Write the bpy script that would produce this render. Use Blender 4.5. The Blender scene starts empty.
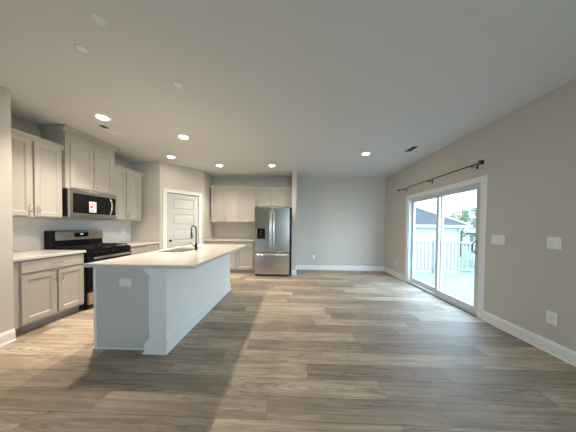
import bpy, bmesh, math, random
from mathutils import Vector, Matrix
random.seed(7)
PI = math.pi
S = bpy.context.scene
COL = S.collection

# ---------------------------------------------------------------- camera
CAM_F, CAM_YAW, CAM_PITCH, CAM_ROLL, CAM_H = 193.4, -0.0301, -0.0176, 0.0099, 1.3055
def cam_dir(a, b):
    """direction in the world of the viewing ray at slope a right, b down"""
    cr, sr = math.cos(CAM_ROLL), math.sin(CAM_ROLL)
    a, b = a*cr + b*sr, -a*sr + b*cr
    cp, sp = math.cos(CAM_PITCH), math.sin(CAM_PITCH)
    x, d, z = a, 1.0, -b
    y, Z = d*cp - z*sp, d*sp + z*cp
    c, s = math.cos(CAM_YAW), math.sin(CAM_YAW)
    return Vector((x*c + y*s, -x*s + y*c, Z))
fw = cam_dir(0, 0).normalized()
rt = (cam_dir(1, 0) - cam_dir(0, 0)).normalized()
upv = (cam_dir(0, -1) - cam_dir(0, 0)).normalized()
cd = bpy.data.cameras.new('camera')
cd.sensor_width = 36.0
cd.lens = CAM_F/576*36.0
cd.shift_x = 0.0
cd.shift_y = 13.4/576
cd.clip_start = 0.05
cd.clip_end = 300
cam = bpy.data.objects.new('camera', cd)
COL.objects.link(cam)
cam.matrix_world = Matrix(((rt.x, upv.x, -fw.x, 0), (rt.y, upv.y, -fw.y, 0), (rt.z, upv.z, -fw.z, CAM_H), (0, 0, 0, 1)))
S.camera = cam

# ---------------------------------------------------------------- world, light, exposure
SKY_STRENGTH = 6.5
LAMP_WATT = 84.0
LAMP_COLOR = (1.0, 0.88, 0.72)
S.view_settings.view_transform = 'Standard'
S.view_settings.look = 'None'
S.view_settings.gamma = 1.0
S.view_settings.use_curve_mapping = False
S.view_settings.exposure = 0.95
w = bpy.data.worlds.new('sky')
S.world = w
w.use_nodes = True
nt = w.node_tree
nt.nodes.clear()
out = nt.nodes.new('ShaderNodeOutputWorld')
bg = nt.nodes.new('ShaderNodeBackground')
tc = nt.nodes.new('ShaderNodeTexCoord')
sx = nt.nodes.new('ShaderNodeSeparateXYZ')
mr = nt.nodes.new('ShaderNodeMapRange')
rp = nt.nodes.new('ShaderNodeValToRGB')
mr.inputs[1].default_value = -0.2
mr.inputs[2].default_value = 1.0
e = rp.color_ramp.elements
e[0].position = 0.0; e[0].color = (0.66, 0.83, 0.97, 1)
e[1].position = 1.0; e[1].color = (0.46, 0.70, 1.0, 1)
m_ = e.new(0.25); m_.color = (0.64, 0.84, 1.0, 1)
nt.links.new(tc.outputs['Generated'], sx.inputs[0])
nt.links.new(sx.outputs[2], mr.inputs[0])
nt.links.new(mr.outputs[0], rp.inputs[0])
nt.links.new(rp.outputs[0], bg.inputs[0])
bg.inputs[1].default_value = SKY_STRENGTH
nt.links.new(bg.outputs[0], out.inputs[0])

def portal(name, loc, rot, sx_, sy_):
    l = bpy.data.lights.new(name, 'AREA')
    l.shape = 'RECTANGLE'; l.size = sx_; l.size_y = sy_
    l.cycles.is_portal = True
    o = bpy.data.objects.new(name, l)
    COL.objects.link(o)
    o.location = loc; o.rotation_euler = rot
portal('slider_daylight_portal', (2.83, 3.765, 1.0), (0, PI/2, 0), 2.0, 1.8)
portal('added_window_daylight_portal', (1.30, -2.72, 1.30), (PI/2, 0, 0), 2.4, 1.8)  # serves the unseen window added in the rear wall

# ---------------------------------------------------------------- dimensions of the room
CEIL = 2.755
XR, XL, YB = 2.70, -3.78, 5.82
XS, YS = -3.10, 2.04            # end of the short wall on the left
PA, PB = Vector((-3.09, 4.37, 0)), Vector((-2.43, 5.16, 0))   # ends of the angled pantry wall

# ---------------------------------------------------------------- materials
def mat(name, color, rough=0.5, metal=0.0, bump=None, spec=0.5, vary=None, coat=0.0):
    m = bpy.data.materials.new(name)
    m.use_nodes = True
    n = m.node_tree
    b = n.nodes['Principled BSDF']
    b.inputs['Base Color'].default_value = (*color, 1)
    b.inputs['Roughness'].default_value = rough
    b.inputs['Metallic'].default_value = metal
    b.inputs['Specular IOR Level'].default_value = spec
    b.inputs['Coat Weight'].default_value = coat
    if vary or bump:
        t = n.nodes.new('ShaderNodeTexCoord')
    if vary:                     # (scale, amount, stretch)
        sc, am, st = vary
        mp = n.nodes.new('ShaderNodeMapping'); mp.inputs['Scale'].default_value = st
        nz = n.nodes.new('ShaderNodeTexNoise'); nz.inputs['Scale'].default_value = sc
        nz.inputs['Detail'].default_value = 4
        r = n.nodes.new('ShaderNodeMapRange')
        r.inputs[3].default_value = 1-am; r.inputs[4].default_value = 1+am
        mx = n.nodes.new('ShaderNodeVectorMath'); mx.operation = 'SCALE'
        mx.inputs[0].default_value = color
        n.links.new(t.outputs['Object'], mp.inputs[0]); n.links.new(mp.outputs[0], nz.inputs[0])
        n.links.new(nz.outputs[0], r.inputs[0]); n.links.new(r.outputs[0], mx.inputs['Scale'])
        n.links.new(mx.outputs[0], b.inputs['Base Color'])
    if bump:                     # (scale, strength)
        nz2 = n.nodes.new('ShaderNodeTexNoise'); nz2.inputs['Scale'].default_value = bump[0]
        bp = n.nodes.new('ShaderNodeBump'); bp.inputs['Strength'].default_value = bump[1]
        bp.inputs['Distance'].default_value = 0.002
        n.links.new(t.outputs['Object'], nz2.inputs[0]); n.links.new(nz2.outputs[0], bp.inputs['Height'])
        n.links.new(bp.outputs[0], b.inputs['Normal'])
    return m

def emit(name, color, strength):
    m = bpy.data.materials.new(name); m.use_nodes = True
    n = m.node_tree; n.nodes.clear()
    o = n.nodes.new('ShaderNodeOutputMaterial'); e_ = n.nodes.new('ShaderNodeEmission')
    e_.inputs[0].default_value = (*color, 1); e_.inputs[1].default_value = strength
    n.links.new(e_.outputs[0], o.inputs[0])
    return m

def glass_mat():
    m = bpy.data.materials.new('window_glass'); m.use_nodes = True
    n = m.node_tree; n.nodes.clear()
    o = n.nodes.new('ShaderNodeOutputMaterial'); mx = n.nodes.new('ShaderNodeMixShader')
    t = n.nodes.new('ShaderNodeBsdfTransparent'); g = n.nodes.new('ShaderNodeBsdfGlossy')
    t.inputs[0].default_value = (0.94, 0.97, 0.98, 1)
    g.inputs['Roughness'].default_value = 0.0
    mx.inputs[0].default_value = 0.06
    n.links.new(t.outputs[0], mx.inputs[1]); n.links.new(g.outputs[0], mx.inputs[2])
    n.links.new(mx.outputs[0], o.inputs[0])
    return m

def floor_mat():
    m = bpy.data.materials.new('vinyl_plank'); m.use_nodes = True
    n = m.node_tree; L = n.links
    b = n.nodes['Principled BSDF']
    b.inputs['Specular IOR Level'].default_value = 0.36
    def math_(op, a, c=None):
        k = n.nodes.new('ShaderNodeMath'); k.operation = op
        for i, v in enumerate((a, c)):
            if v is None: continue
            if isinstance(v, (int, float)): k.inputs[i].default_value = v
            else: L.new(v, k.inputs[i])
        return k.outputs[0]
    def comb(x, y, z):
        k = n.nodes.new('ShaderNodeCombineXYZ')
        for i, v in enumerate((x, y, z)):
            if isinstance(v, (int, float)): k.inputs[i].default_value = v
            else: L.new(v, k.inputs[i])
        return k.outputs[0]
    t = n.nodes.new('ShaderNodeTexCoord'); s = n.nodes.new('ShaderNodeSeparateXYZ')
    L.new(t.outputs['Object'], s.inputs[0])
    X, Y = s.outputs[0], s.outputs[1]
    W_, LEN = 0.182, 1.24
    yr = math_('DIVIDE', Y, W_); row = math_('FLOOR', yr); fy = math_('FRACT', yr)
    wn = n.nodes.new('ShaderNodeTexWhiteNoise'); wn.noise_dimensions = '1D'; L.new(row, wn.inputs['W'])
    xs = math_('ADD', math_('DIVIDE', X, LEN), math_('MULTIPLY', wn.outputs['Value'], 3.7))
    colm = math_('FLOOR', xs); fx = math_('FRACT', xs)
    wn2 = n.nodes.new('ShaderNodeTexWhiteNoise'); wn2.noise_dimensions = '2D'
    L.new(comb(row, colm, 0), wn2.inputs['Vector'])
    pid = wn2.outputs['Value']
    # grain runs along the plank
    off = math_('MULTIPLY', pid, 37.0)
    g1 = n.nodes.new('ShaderNodeTexNoise'); g1.inputs['Scale'].default_value = 1.0; g1.inputs['Detail'].default_value = 6
    g1.inputs['Roughness'].default_value = 0.62; g1.inputs['Distortion'].default_value = 0.6
    L.new(comb(math_('MULTIPLY', X, 2.2), math_('MULTIPLY', Y, 34.0), off), g1.inputs[0])
    g2 = n.nodes.new('ShaderNodeTexNoise'); g2.inputs['Scale'].default_value = 1.0; g2.inputs['Detail'].default_value = 3
    L.new(comb(math_('MULTIPLY', X, 1.3), math_('MULTIPLY', Y, 6.0), off), g2.inputs[0])
    wv = n.nodes.new('ShaderNodeTexWave'); wv.wave_type = 'RINGS'; wv.rings_direction = 'Z'
    wv.inputs['Scale'].default_value = 1.0; wv.inputs['Distortion'].default_value = 3.5
    wv.inputs['Detail'].default_value = 3; wv.inputs['Detail Scale'].default_value = 1.2
    wx = math_('MULTIPLY', math_('SUBTRACT', fx, math_('ADD', 0.2, math_('MULTIPLY', pid, 0.6))), 3.0)
    wy = math_('MULTIPLY', math_('SUBTRACT', fy, 0.5), 3.6)
    L.new(comb(wx, wy, off), wv.inputs[0])
    tone = n.nodes.new('ShaderNodeValToRGB'); L.new(pid, tone.inputs[0])
    els = tone.color_ramp.elements
    els[0].position = 0; els[0].color = (0.290, 0.222, 0.164, 1)
    els[1].position = 1; els[1].color = (0.530, 0.432, 0.328, 1)
    for p_, c_ in ((0.3, (0.330, 0.258, 0.194)), (0.55, (0.420, 0.336, 0.252)), (0.8, (0.450, 0.355, 0.258))):
        q = els.new(p_); q.color = (*c_, 1)
    def scale_by(col_, fac):
        k = n.nodes.new('ShaderNodeVectorMath'); k.operation = 'SCALE'
        L.new(col_, k.inputs[0]); L.new(fac, k.inputs['Scale']); return k.outputs[0]
    def rng(v, a0, a1, b0, b1):
        k = n.nodes.new('ShaderNodeMapRange'); L.new(v, k.inputs[0])
        for i, q_ in enumerate((a0, a1, b0, b1)): k.inputs[i+1].default_value = q_
        return k.outputs[0]
    c = scale_by(tone.outputs[0], rng(g1.outputs[0], 0.3, 0.7, 0.62, 1.30))
    c = scale_by(c, rng(g2.outputs[0], 0.3, 0.7, 0.80, 1.18))
    sepc = n.nodes.new('ShaderNodeSeparateColor'); L.new(wn2.outputs['Color'], sepc.inputs[0])
    wm = rng(sepc.outputs[1], 0.55, 0.75, 0.0, 1.0)
    wamt = math_('MULTIPLY', wm, math_('SUBTRACT', 1.0, rng(wv.outputs['Fac'], 0.0, 0.35, 0.74, 1.0)))
    c = scale_by(c, math_('SUBTRACT', 1.0, wamt))
    ey = math_('MINIMUM', fy, math_('SUBTRACT', 1.0, fy)); ex = math_('MINIMUM', fx, math_('SUBTRACT', 1.0, fx))
    g3 = n.nodes.new('ShaderNodeTexNoise'); g3.inputs['Scale'].default_value = 1.0; g3.inputs['Detail'].default_value = 2
    g3.inputs['Distortion'].default_value = 1.2
    L.new(comb(math_('MULTIPLY', X, 4.0), math_('MULTIPLY', Y, 22.0), math_('ADD', off, 5.0)), g3.inputs[0])
    c = scale_by(c, rng(g3.outputs[0], 0.60, 0.74, 1.0, 0.62))
    seam = math_('MINIMUM', rng(ey, 0.0, 0.020, 0.38, 1.0), rng(ex, 0.0, 0.0026, 0.45, 1.0))
    c = scale_by(c, seam)
    L.new(c, b.inputs['Base Color'])
    L.new(rng(g1.outputs[0], 0.3, 0.7, 0.48, 0.60), b.inputs['Roughness'])
    bp = n.nodes.new('ShaderNodeBump'); bp.inputs['Strength'].default_value = 0.15; bp.inputs['Distance'].default_value = 0.001
    L.new(g1.outputs[0], bp.inputs['Height']); L.new(bp.outputs[0], b.inputs['Normal'])
    return m

def marble_mat():
    m = mat('pale_marble', (0.70, 0.69, 0.67), 0.18)
    n = m.node_tree; L = n.links; b = n.nodes['Principled BSDF']
    t = n.nodes.new('ShaderNodeTexCoord'); nz = n.nodes.new('ShaderNodeTexNoise')
    nz.inputs['Scale'].default_value = 2.6; nz.inputs['Detail'].default_value = 6; nz.inputs['Distortion'].default_value = 2.0
    r = n.nodes.new('ShaderNodeValToRGB'); el = r.color_ramp.elements
    el[0].position = 0.47; el[0].color = (0.72, 0.71, 0.69, 1)
    el[1].position = 0.53; el[1].color = (0.72, 0.71, 0.69, 1)
    q = el.new(0.5); q.color = (0.66, 0.645, 0.62, 1)
    L.new(t.outputs['Object'], nz.inputs[0]); L.new(nz.outputs[0], r.inputs[0]); L.new(r.outputs[0], b.inputs['Base Color'])
    return m

def shingle_mat():
    m = mat('blue_grey_shingle', (0.066, 0.088, 0.118), 0.85)
    n = m.node_tree; L = n.links; b = n.nodes['Principled BSDF']
    t = n.nodes.new('ShaderNodeTexCoord'); br = n.nodes.new('ShaderNodeTexBrick')
    br.inputs['Scale'].default_value = 2.2; br.inputs['Mortar Size'].default_value = 0.02
    br.inputs['Color1'].default_value = (0.025, 0.023, 0.023, 1); br.inputs['Color2'].default_value = (0.032, 0.029, 0.029, 1)
    br.inputs['Mortar'].default_value = (0.025, 0.023, 0.023, 1)
    L.new(t.outputs['Object'], br.inputs[0]); L.new(br.outputs[0], b.inputs['Base Color'])
    return m

M = dict(
    wall=mat('wall_paint', (0.60, 0.555, 0.49), 0.75, bump=(140, 0.06)),
    ceiling=mat('ceiling_paint', (0.70, 0.70, 0.69), 0.9, bump=(90, 0.15)),
    trim=mat('white_trim_paint', (0.84, 0.825, 0.80), 0.38),
    cab=mat('greige_cabinet_paint', (0.45, 0.415, 0.37), 0.42),
    cab_in=mat('cabinet_reveal', (0.40, 0.37, 0.33), 0.6),
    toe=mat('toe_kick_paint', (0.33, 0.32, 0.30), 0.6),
    island=mat('grey_island_paint', (0.59, 0.58, 0.55), 0.45),
    quartz=mat('cream_quartz', (0.64, 0.60, 0.55), 0.13, vary=(60, 0.05, (1, 1, 1))),
    marble=marble_mat(),
    steel=mat('brushed_stainless', (0.53, 0.495, 0.455), 0.25, 1.0, vary=(4, 0.06, (1, 1, 60))),
    steel_hi=mat('bright_steel', (0.74, 0.73, 0.71), 0.16, 1.0),
    sink_steel=mat('satin_sink_steel', (0.72, 0.70, 0.67), 0.38, 1.0),
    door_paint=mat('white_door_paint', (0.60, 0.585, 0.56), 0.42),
    nickel=mat('satin_nickel', (0.66, 0.64, 0.60), 0.25, 1.0),
    black=mat('black_enamel', (0.008, 0.008, 0.009), 0.22, spec=0.2),
    black_glass=mat('black_glass', (0.008, 0.008, 0.009), 0.08, spec=0.25),
    iron=mat('cast_iron', (0.010, 0.010, 0.010), 0.5, spec=0.25),
    darkside=mat('dark_fridge_side', (0.03, 0.03, 0.032), 0.4),
    bronze=mat('dark_bronze', (0.07, 0.058, 0.048), 0.35, 0.8),
    gunmetal=mat('dark_faucet_metal', (0.10, 0.10, 0.10), 0.22, 1.0),
    plate=mat('white_plastic', (0.87, 0.86, 0.83), 0.35),
    slot=mat('outlet_slot', (0.05, 0.05, 0.05), 0.5),
    paper=mat('white_paper', (0.85, 0.85, 0.84), 0.7),
    red=mat('red_ink', (0.60, 0.05, 0.04), 0.7),
    ink=mat('black_ink', (0.02, 0.02, 0.02), 0.7),
    ventdark=mat('vent_shadow', (0.06, 0.06, 0.06), 0.8),
    lamp=emit('lamp_diffuser', (1.0, 0.90, 0.74), 60.0),
    glass=glass_mat(),
    vinyl=mat('white_vinyl', (0.66, 0.66, 0.655), 0.4),
    deck=mat('pale_deck_board', (0.165, 0.155, 0.142), 0.7),
    rail=mat('railing_paint', (0.205, 0.205, 0.20), 0.5),
    siding=mat('white_siding', (0.34, 0.345, 0.34), 0.7),
    cream=mat('cream_siding', (0.40, 0.39, 0.31), 0.7),
    shingle=shingle_mat(),
    pane=mat('house_window_glass', (0.06, 0.075, 0.085), 0.15),
    grass=mat('grass', (0.08, 0.115, 0.055), 0.95, vary=(3, 0.25, (1, 1, 1))),
    leaf=mat('leaf_green', (0.15, 0.18, 0.105), 0.8, vary=(1.5, 0.2, (1, 1, 1))),
    leaf2=mat('pale_leaf', (0.16, 0.17, 0.09), 0.8, vary=(1.5, 0.2, (1, 1, 1))),
    bark=mat('bark', (0.10, 0.08, 0.065), 0.9),
    threshold=mat('door_threshold', (0.16, 0.14, 0.12), 0.4),
    led=emit('clock_led', (0.5, 0.75, 1.0), 0.9),
    floor=floor_mat(),
)

# ---------------------------------------------------------------- mesh helpers
class MB:
    def __init__(self):
        self.bm = bmesh.new()
    def _merge(self, t):
        me = bpy.data.meshes.new('tmp'); t.to_mesh(me); t.free()
        self.bm.from_mesh(me); bpy.data.meshes.remove(me)
    def box(self, x0, x1, y0, y1, z0, z1, bev=0.0, seg=2):
        t = bmesh.new()
        bmesh.ops.create_cube(t, size=1.0)
        for v in t.verts:
            v.co = Vector((x0 + (v.co.x+.5)*(x1-x0), y0 + (v.co.y+.5)*(y1-y0), z0 + (v.co.z+.5)*(z1-z0)))
        if bev > 0:
            bmesh.ops.bevel(t, geom=list(t.edges), offset=bev, segments=seg, affect='EDGES', profile=0.5)
        self._merge(t); return self
    def tube(self, pts, r, seg=10, caps=True):
        pts = [Vector(p) for p in pts]
        rings = []
        prev = None
        for i, p in enumerate(pts):
            d = (pts[min(i+1, len(pts)-1)] - pts[max(i-1, 0)]).normalized()
            if prev is None:
                a = d.orthogonal().normalized()
            else:
                a = (prev - d*prev.dot(d)).normalized()
            prev = a
            b = d.cross(a)
            rr = r[i] if isinstance(r, (list, tuple)) else r
            rings.append([self.bm.verts.new(p + rr*(math.cos(2*PI*k/seg)*a + math.sin(2*PI*k/seg)*b)) for k in range(seg)])
        for q, s in zip(rings, rings[1:]):
            for k in range(seg):
                f = self.bm.faces.new((q[k], q[(k+1) % seg], s[(k+1) % seg], s[k])); f.smooth = True
        if caps:
            self.bm.faces.new(list(reversed(rings[0]))); self.bm.faces.new(rings[-1])
        return self
    def lathe(self, prof, c=(0, 0, 0), axis='Z', seg=24):
        c = Vector(c); rings = []
        for r, h in prof:
            ring = []
            for k in range(seg):
                a = 2*PI*k/seg; u, v = r*math.cos(a), r*math.sin(a)
                p = {'Z': (u, v, h), 'Y': (u, h, v), 'X': (h, u, v)}[axis]
                ring.append(self.bm.verts.new(c + Vector(p)))
            rings.append(ring)
        for q, s in zip(rings, rings[1:]):
            for k in range(seg):
                f = self.bm.faces.new((q[k], q[(k+1) % seg], s[(k+1) % seg], s[k])); f.smooth = True
        self.bm.faces.new(rings[0]); self.bm.faces.new(rings[-1])
        return self
    def prism(self, poly, axis, a0, a1):
        """poly in the two axes other than `axis`, extruded from a0 to a1"""
        def P(u, v, a):
            return {'X': (a, u, v), 'Y': (u, a, v), 'Z': (u, v, a)}[axis]
        A = [self.bm.verts.new(P(u, v, a0)) for u, v in poly]
        B = [self.bm.verts.new(P(u, v, a1)) for u, v in poly]
        n = len(poly)
        for i in range(n):
            self.bm.faces.new((A[i], A[(i+1) % n], B[(i+1) % n], B[i]))
        self.bm.faces.new(A); self.bm.faces.new(B)
        return self
    def mesh(self, verts, faces):
        V = [self.bm.verts.new(v) for v in verts]
        for f in faces: self.bm.faces.new([V[i] for i in f])
        return self
    def build(self, name, m, parent=None, loc=None, rotz=0.0, label=None):
        bmesh.ops.recalc_face_normals(self.bm, faces=self.bm.faces)
        me = bpy.data.meshes.new(name); self.bm.to_mesh(me); self.bm.free()
        me.materials.append(m)
        o = bpy.data.objects.new(name, me); COL.objects.link(o)
        if parent: o.parent = parent
        if loc: o.location = loc
        o.rotation_euler = (0, 0, rotz)
        if label: o['label'] = label
        return o
def B(*a, **k): return MB().box(*a, **k)

def tag(o, label, cat, group=None):
    o['label'] = label; o['category'] = cat
    if group: o['group'] = group
    return o
def thing(name, label, cat, loc=(0, 0, 0), rotz=0.0, group=None):
    o = bpy.data.objects.new(name, None); COL.objects.link(o)
    o.empty_display_size = 0.1
    o.location = loc; o.rotation_euler = (0, 0, rotz)
    return tag(o, label, cat, group)
def struct(o):
    o['kind'] = 'structure'; return o
def kids(o): return list(o.children)
def copy_tree(o, loc, label, rotz=None, group=None):
    def cp(a, parent):
        c = a.copy(); COL.objects.link(c)
        if parent: c.parent = parent
        for ch in kids(a):
            if ch.name != c.name: cp(ch, c)
        return c
    chs = kids(o)
    r = o.copy(); COL.objects.link(r)
    for ch in chs: cp(ch, r)
    r.location = loc; r['label'] = label
    if rotz is not None: r.rotation_euler = (0, 0, rotz)
    if group: r['group'] = group
    return r

# ---------------------------------------------------------------- room shell
YF = -2.7                        # rear wall, behind the camera
XLL = -3.95                      # back of the left walls
struct(B(XLL, XR+0.14, YF-0.14, YB+0.14, -0.10, 0.0).build('floor', M['floor']))
struct(B(XLL, XR+0.14, YF-0.14, YB+0.14, CEIL, CEIL+0.12).build('ceiling', M['ceiling']))
struct(B(XLL, XL, YS, YB+0.14, 0, CEIL).build('wall_left', M['wall']))
struct(B(XLL, XS, YF, YS, 0, CEIL).build('wall_left_front', M['wall']))
struct(B(XL, XR, YB, YB+0.14, 0, CEIL).build('wall_back', M['wall']))
# pantry enclosure: return wall, angled wall with a door opening, side wall
struct(B(XL, PA.x, 4.37, 4.47, 0, CEIL).build('wall_pantry_return', M['wall']))
dirp = (PB-PA); LP = dirp.length; ANG = math.atan2(dirp.y, dirp.x)
pw = MB()
pw.box(0, 0.135, 0, 0.10, 0, CEIL); pw.box(0.895, LP, 0, 0.10, 0, CEIL); pw.box(0.135, 0.895, 0, 0.10, 2.075, CEIL)
struct(pw.build('wall_pantry_angled', M['wall'], loc=PA, rotz=ANG))
struct(B(-2.53, -2.43, 5.16, YB, 0, CEIL).build('wall_pantry_side', M['wall']))
struct(B(-0.056, 0.062, 5.12, YB, 0, CEIL).build('wall_partition', M['wall']))
# right wall with the sliding door opening
SY0, SY1, SZ = 2.875, 4.655, 1.975
rw = MB()
rw.box(XR, XR+0.14, YF, SY0, 0, CEIL); rw.box(XR, XR+0.14, SY1, YB+0.14, 0, CEIL); rw.box(XR, XR+0.14, SY0, SY1, SZ, CEIL)
struct(rw.build('wall_right', M['wall']))
# rear wall; its wide unseen window is added to let in daylight
bw = MB()
WX0, WX1, WZ0, WZ1 = 0.1, 2.5, 0.40, 2.20
bw.box(XLL, WX0, YF-0.14, YF, 0, CEIL); bw.box(WX1, XR+0.14, YF-0.14, YF, 0, CEIL)
bw.box(WX0, WX1, YF-0.14, YF, 0, WZ0); bw.box(WX0, WX1, YF-0.14, YF, WZ1, CEIL)
struct(bw.build('wall_rear', M['wall']))
wf = MB()
for x0, x1 in ((WX0, WX0+0.06), (1.27, 1.33), (WX1-0.06, WX1)): wf.box(x0, x1, YF-0.11, YF-0.03, WZ0, WZ1)
for z0, z1 in ((WZ0, WZ0+0.06), (1.28, 1.32), (WZ1-0.06, WZ1)): wf.box(WX0, WX1, YF-0.11, YF-0.03, z0, z1)
win = struct(wf.build('added_window_1', M['vinyl']))
B(WX0, WX1, YF-0.075, YF-0.069, WZ0, WZ1).build('pane', M['glass'], win)

# backsplash
struct(B(XL, XL+0.008, YS+0.002, 4.368, 0.9145, 1.384).build('wall_backsplash', M['marble']))

# baseboards: a stepped profile
def baseboard(name, p, q, h=0.135, t=0.016):
    p, q = Vector(p), Vector(q); d = q-p; L_ = d.length
    prof = [(0, 0), (-t-0.008, 0), (-t-0.008, 0.012), (-t, 0.020), (-t, h-0.03), (-t+0.006, h-0.012), (-0.004, h), (0, h)]
    return struct(MB().prism(prof, 'X', 0, L_).build(name, M['trim'], loc=p, rotz=math.atan2(d.y, d.x)))
baseboard('baseboard_back', (0.062, YB, 0), (XR, YB, 0))
baseboard('baseboard_right_far', (XR, YB, 0), (XR, 4.73, 0))
baseboard('baseboard_right', (XR, 2.80, 0), (XR, YF, 0))
baseboard('baseboard_left_front', (XS, YF, 0), (XS, YS, 0))
baseboard('baseboard_left_end', (XS, YS, 0), (-3.20, YS, 0), t=0.010)
baseboard('baseboard_partition_end', (-0.056, 5.12, 0), (0.062, 5.12, 0))
baseboard('baseboard_partition_side', (0.062, 5.12, 0), (0.062, YB-0.02, 0))
baseboard('baseboard_pantry', (PA.x, PA.y, 0), (PA.x+0.07*math.cos(ANG), PA.y+0.07*math.sin(ANG), 0))

# ---------------------------------------------------------------- sliding glass door (door_1)
d1 = MB()
d1.box(XR-0.002, XR+0.138, SY0, SY0+0.035, 0, SZ); d1.box(XR-0.002, XR+0.138, SY1-0.035, SY1, 0, SZ)
d1.box(XR-0.002, XR+0.138, SY0+0.035, SY1-0.035, SZ-0.035, SZ); d1.box(XR-0.002, XR+0.138, SY0+0.035, SY1-0.035, 0, 0.035)
door1 = struct(d1.build('door_1', M['vinyl']))
def sash(name, y0, y1, x0, x1):
    s = MB(); f = 0.062
    s.box(x0, x1, y0, y0+f, 0.037, SZ-0.037, 0.004); s.box(x0, x1, y1-f, y1, 0.037, SZ-0.037, 0.004)
    s.box(x0, x1, y0+f-0.004, y1-f+0.004, SZ-0.037-f, SZ-0.037, 0.004); s.box(x0, x1, y0+f-0.004, y1-f+0.004, 0.037, 0.037+f*1.5, 0.004)
    o = s.build(name, M['vinyl'], door1)
    xm = (x0+x1)/2
    B(xm-0.003, xm+0.003, y0+f-0.002, y1-f+0.002, 0.037+f*1.5-0.002, SZ-0.037-f+0.002).build('glass_pane', M['glass'], o)
    return o
sp = sash('sliding_panel', SY0+0.036, 3.775, XR+0.012, XR+0.052)
sash('fixed_panel', 3.70, SY1-0.036, XR+0.062, XR+0.102)
hd = MB()
hp = [Vector((XR+0.012, 2.945, 0.93)), Vector((XR-0.012, 2.950, 0.935)), Vector((XR-0.030, 2.960, 0.965)), Vector((XR-0.036, 2.965, 1.02)),
      Vector((XR-0.030, 2.960, 1.075)), Vector((XR-0.012, 2.950, 1.105)), Vector((XR+0.012, 2.945, 1.11))]
hd.tube(hp, 0.0075, 10)
B(XR+0.005, XR+0.0118, 2.930, 2.960, 0.90, 1.14, 0.003).build('handle_plate', M['vinyl'], sp)
hd.build('door_handle', M['gunmetal'], sp, label='dark D shaped pull handle')
# casing around it
cs = MB()
cs.box(XR-0.018, XR, SY0-0.075, SY0+0.006, 0, SZ+0.0715, 0.003); cs.box(XR-0.018, XR, SY1-0.006, SY1+0.075, 0, SZ+0.0715, 0.003)
cs.box(XR-0.018, XR, SY0+0.0065, SY1-0.0065, SZ-0.006, SZ+0.0715, 0.003)
struct(cs.build('trim_1', M['trim']))
struct(B(XR-0.03, XR-0.004, SY0+0.01, SY1-0.01, 0.0005, 0.014, 0.003).build('trim_2', M['threshold']))

# ---------------------------------------------------------------- pantry door (door_2), in the angled wall's own axes
leaf = MB()
LX0, LX1, LZ0, LZ1 = 0.155, 0.875, 0.012, 2.055
st = 0.112
leaf.box(LX0, LX0+st, -0.004, 0.031, LZ0, LZ1); leaf.box(LX1-st, LX1, -0.004, 0.031, LZ0, LZ1)
np_ = 5; rail = 0.11; ph = (LZ1-LZ0-rail*2.2-rail*(np_-1)-0.02)/np_
z = LZ0+rail*1.2+0.02
leaf.box(LX0+st, LX1-st, -0.004, 0.031, LZ0, z)
for i in range(np_):
    x0, x1 = LX0+st, LX1-st
    # recessed field with a raised centre
    leaf.box(x0, x1, 0.012, 0.023, z, z+ph)
    leaf.mesh([(x0+.022, .012, z+.022), (x1-.022, .012, z+.022), (x1-.022, .012, z+ph-.022), (x0+.022, .012, z+ph-.022),
               (x0+.04, .001, z+.04), (x1-.04, .001, z+.04), (x1-.04, .001, z+ph-.04), (x0+.04, .001, z+ph-.04)],
              [(0, 1, 5, 4), (1, 2, 6, 5), (2, 3, 7, 6), (3, 0, 4, 7), (4, 5, 6, 7)])
    z2 = z+ph
    leaf.box(x0, x1, -0.004, 0.031, z2, z2+rail if i < np_-1 else LZ1)
    z = z2+rail
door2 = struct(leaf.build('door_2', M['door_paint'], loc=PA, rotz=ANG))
kb = MB()
kb.lathe([(0.026, 0), (0.026, -0.006), (0.010, -0.010), (0.010, -0.035), (0.024, -0.042), (0.028, -0.055), (0.022, -0.066), (0.006, -0.070)], (LX0+0.055, -0.004, 0.93), 'Y', 20)
kb.build('door_knob', M['bronze'], door2, label='dark round door knob')
for hz in (0.25, 1.03, 1.84):
    h = MB(); h.tube([(LX1+0.004, -0.010, hz-0.045), (LX1+0.004, -0.010, hz+0.045)], 0.007, 8)
    h.build('hinge', M['nickel'], door2)
pc = MB()
cw = 0.078
pc.box(LX0-0.015-cw, LX0-0.013, -0.018, -0.0005, 0, 2.075+cw, 0.004); pc.box(LX1+0.013, LX1+0.015+cw, -0.018, -0.0005, 0, 2.075+cw, 0.004)
pc.box(LX0-0.013, LX1+0.013, -0.018, -0.0005, 2.072, 2.075+cw, 0.004)
pc.box(0.1355, LX0-0.003, 0, 0.10, 0, 2.072); pc.box(LX1+0.010, 0.8945, 0, 0.10, 0, 2.072)
struct(pc.build('trim_3', M['trim'], loc=PA, rotz=ANG))

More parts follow.
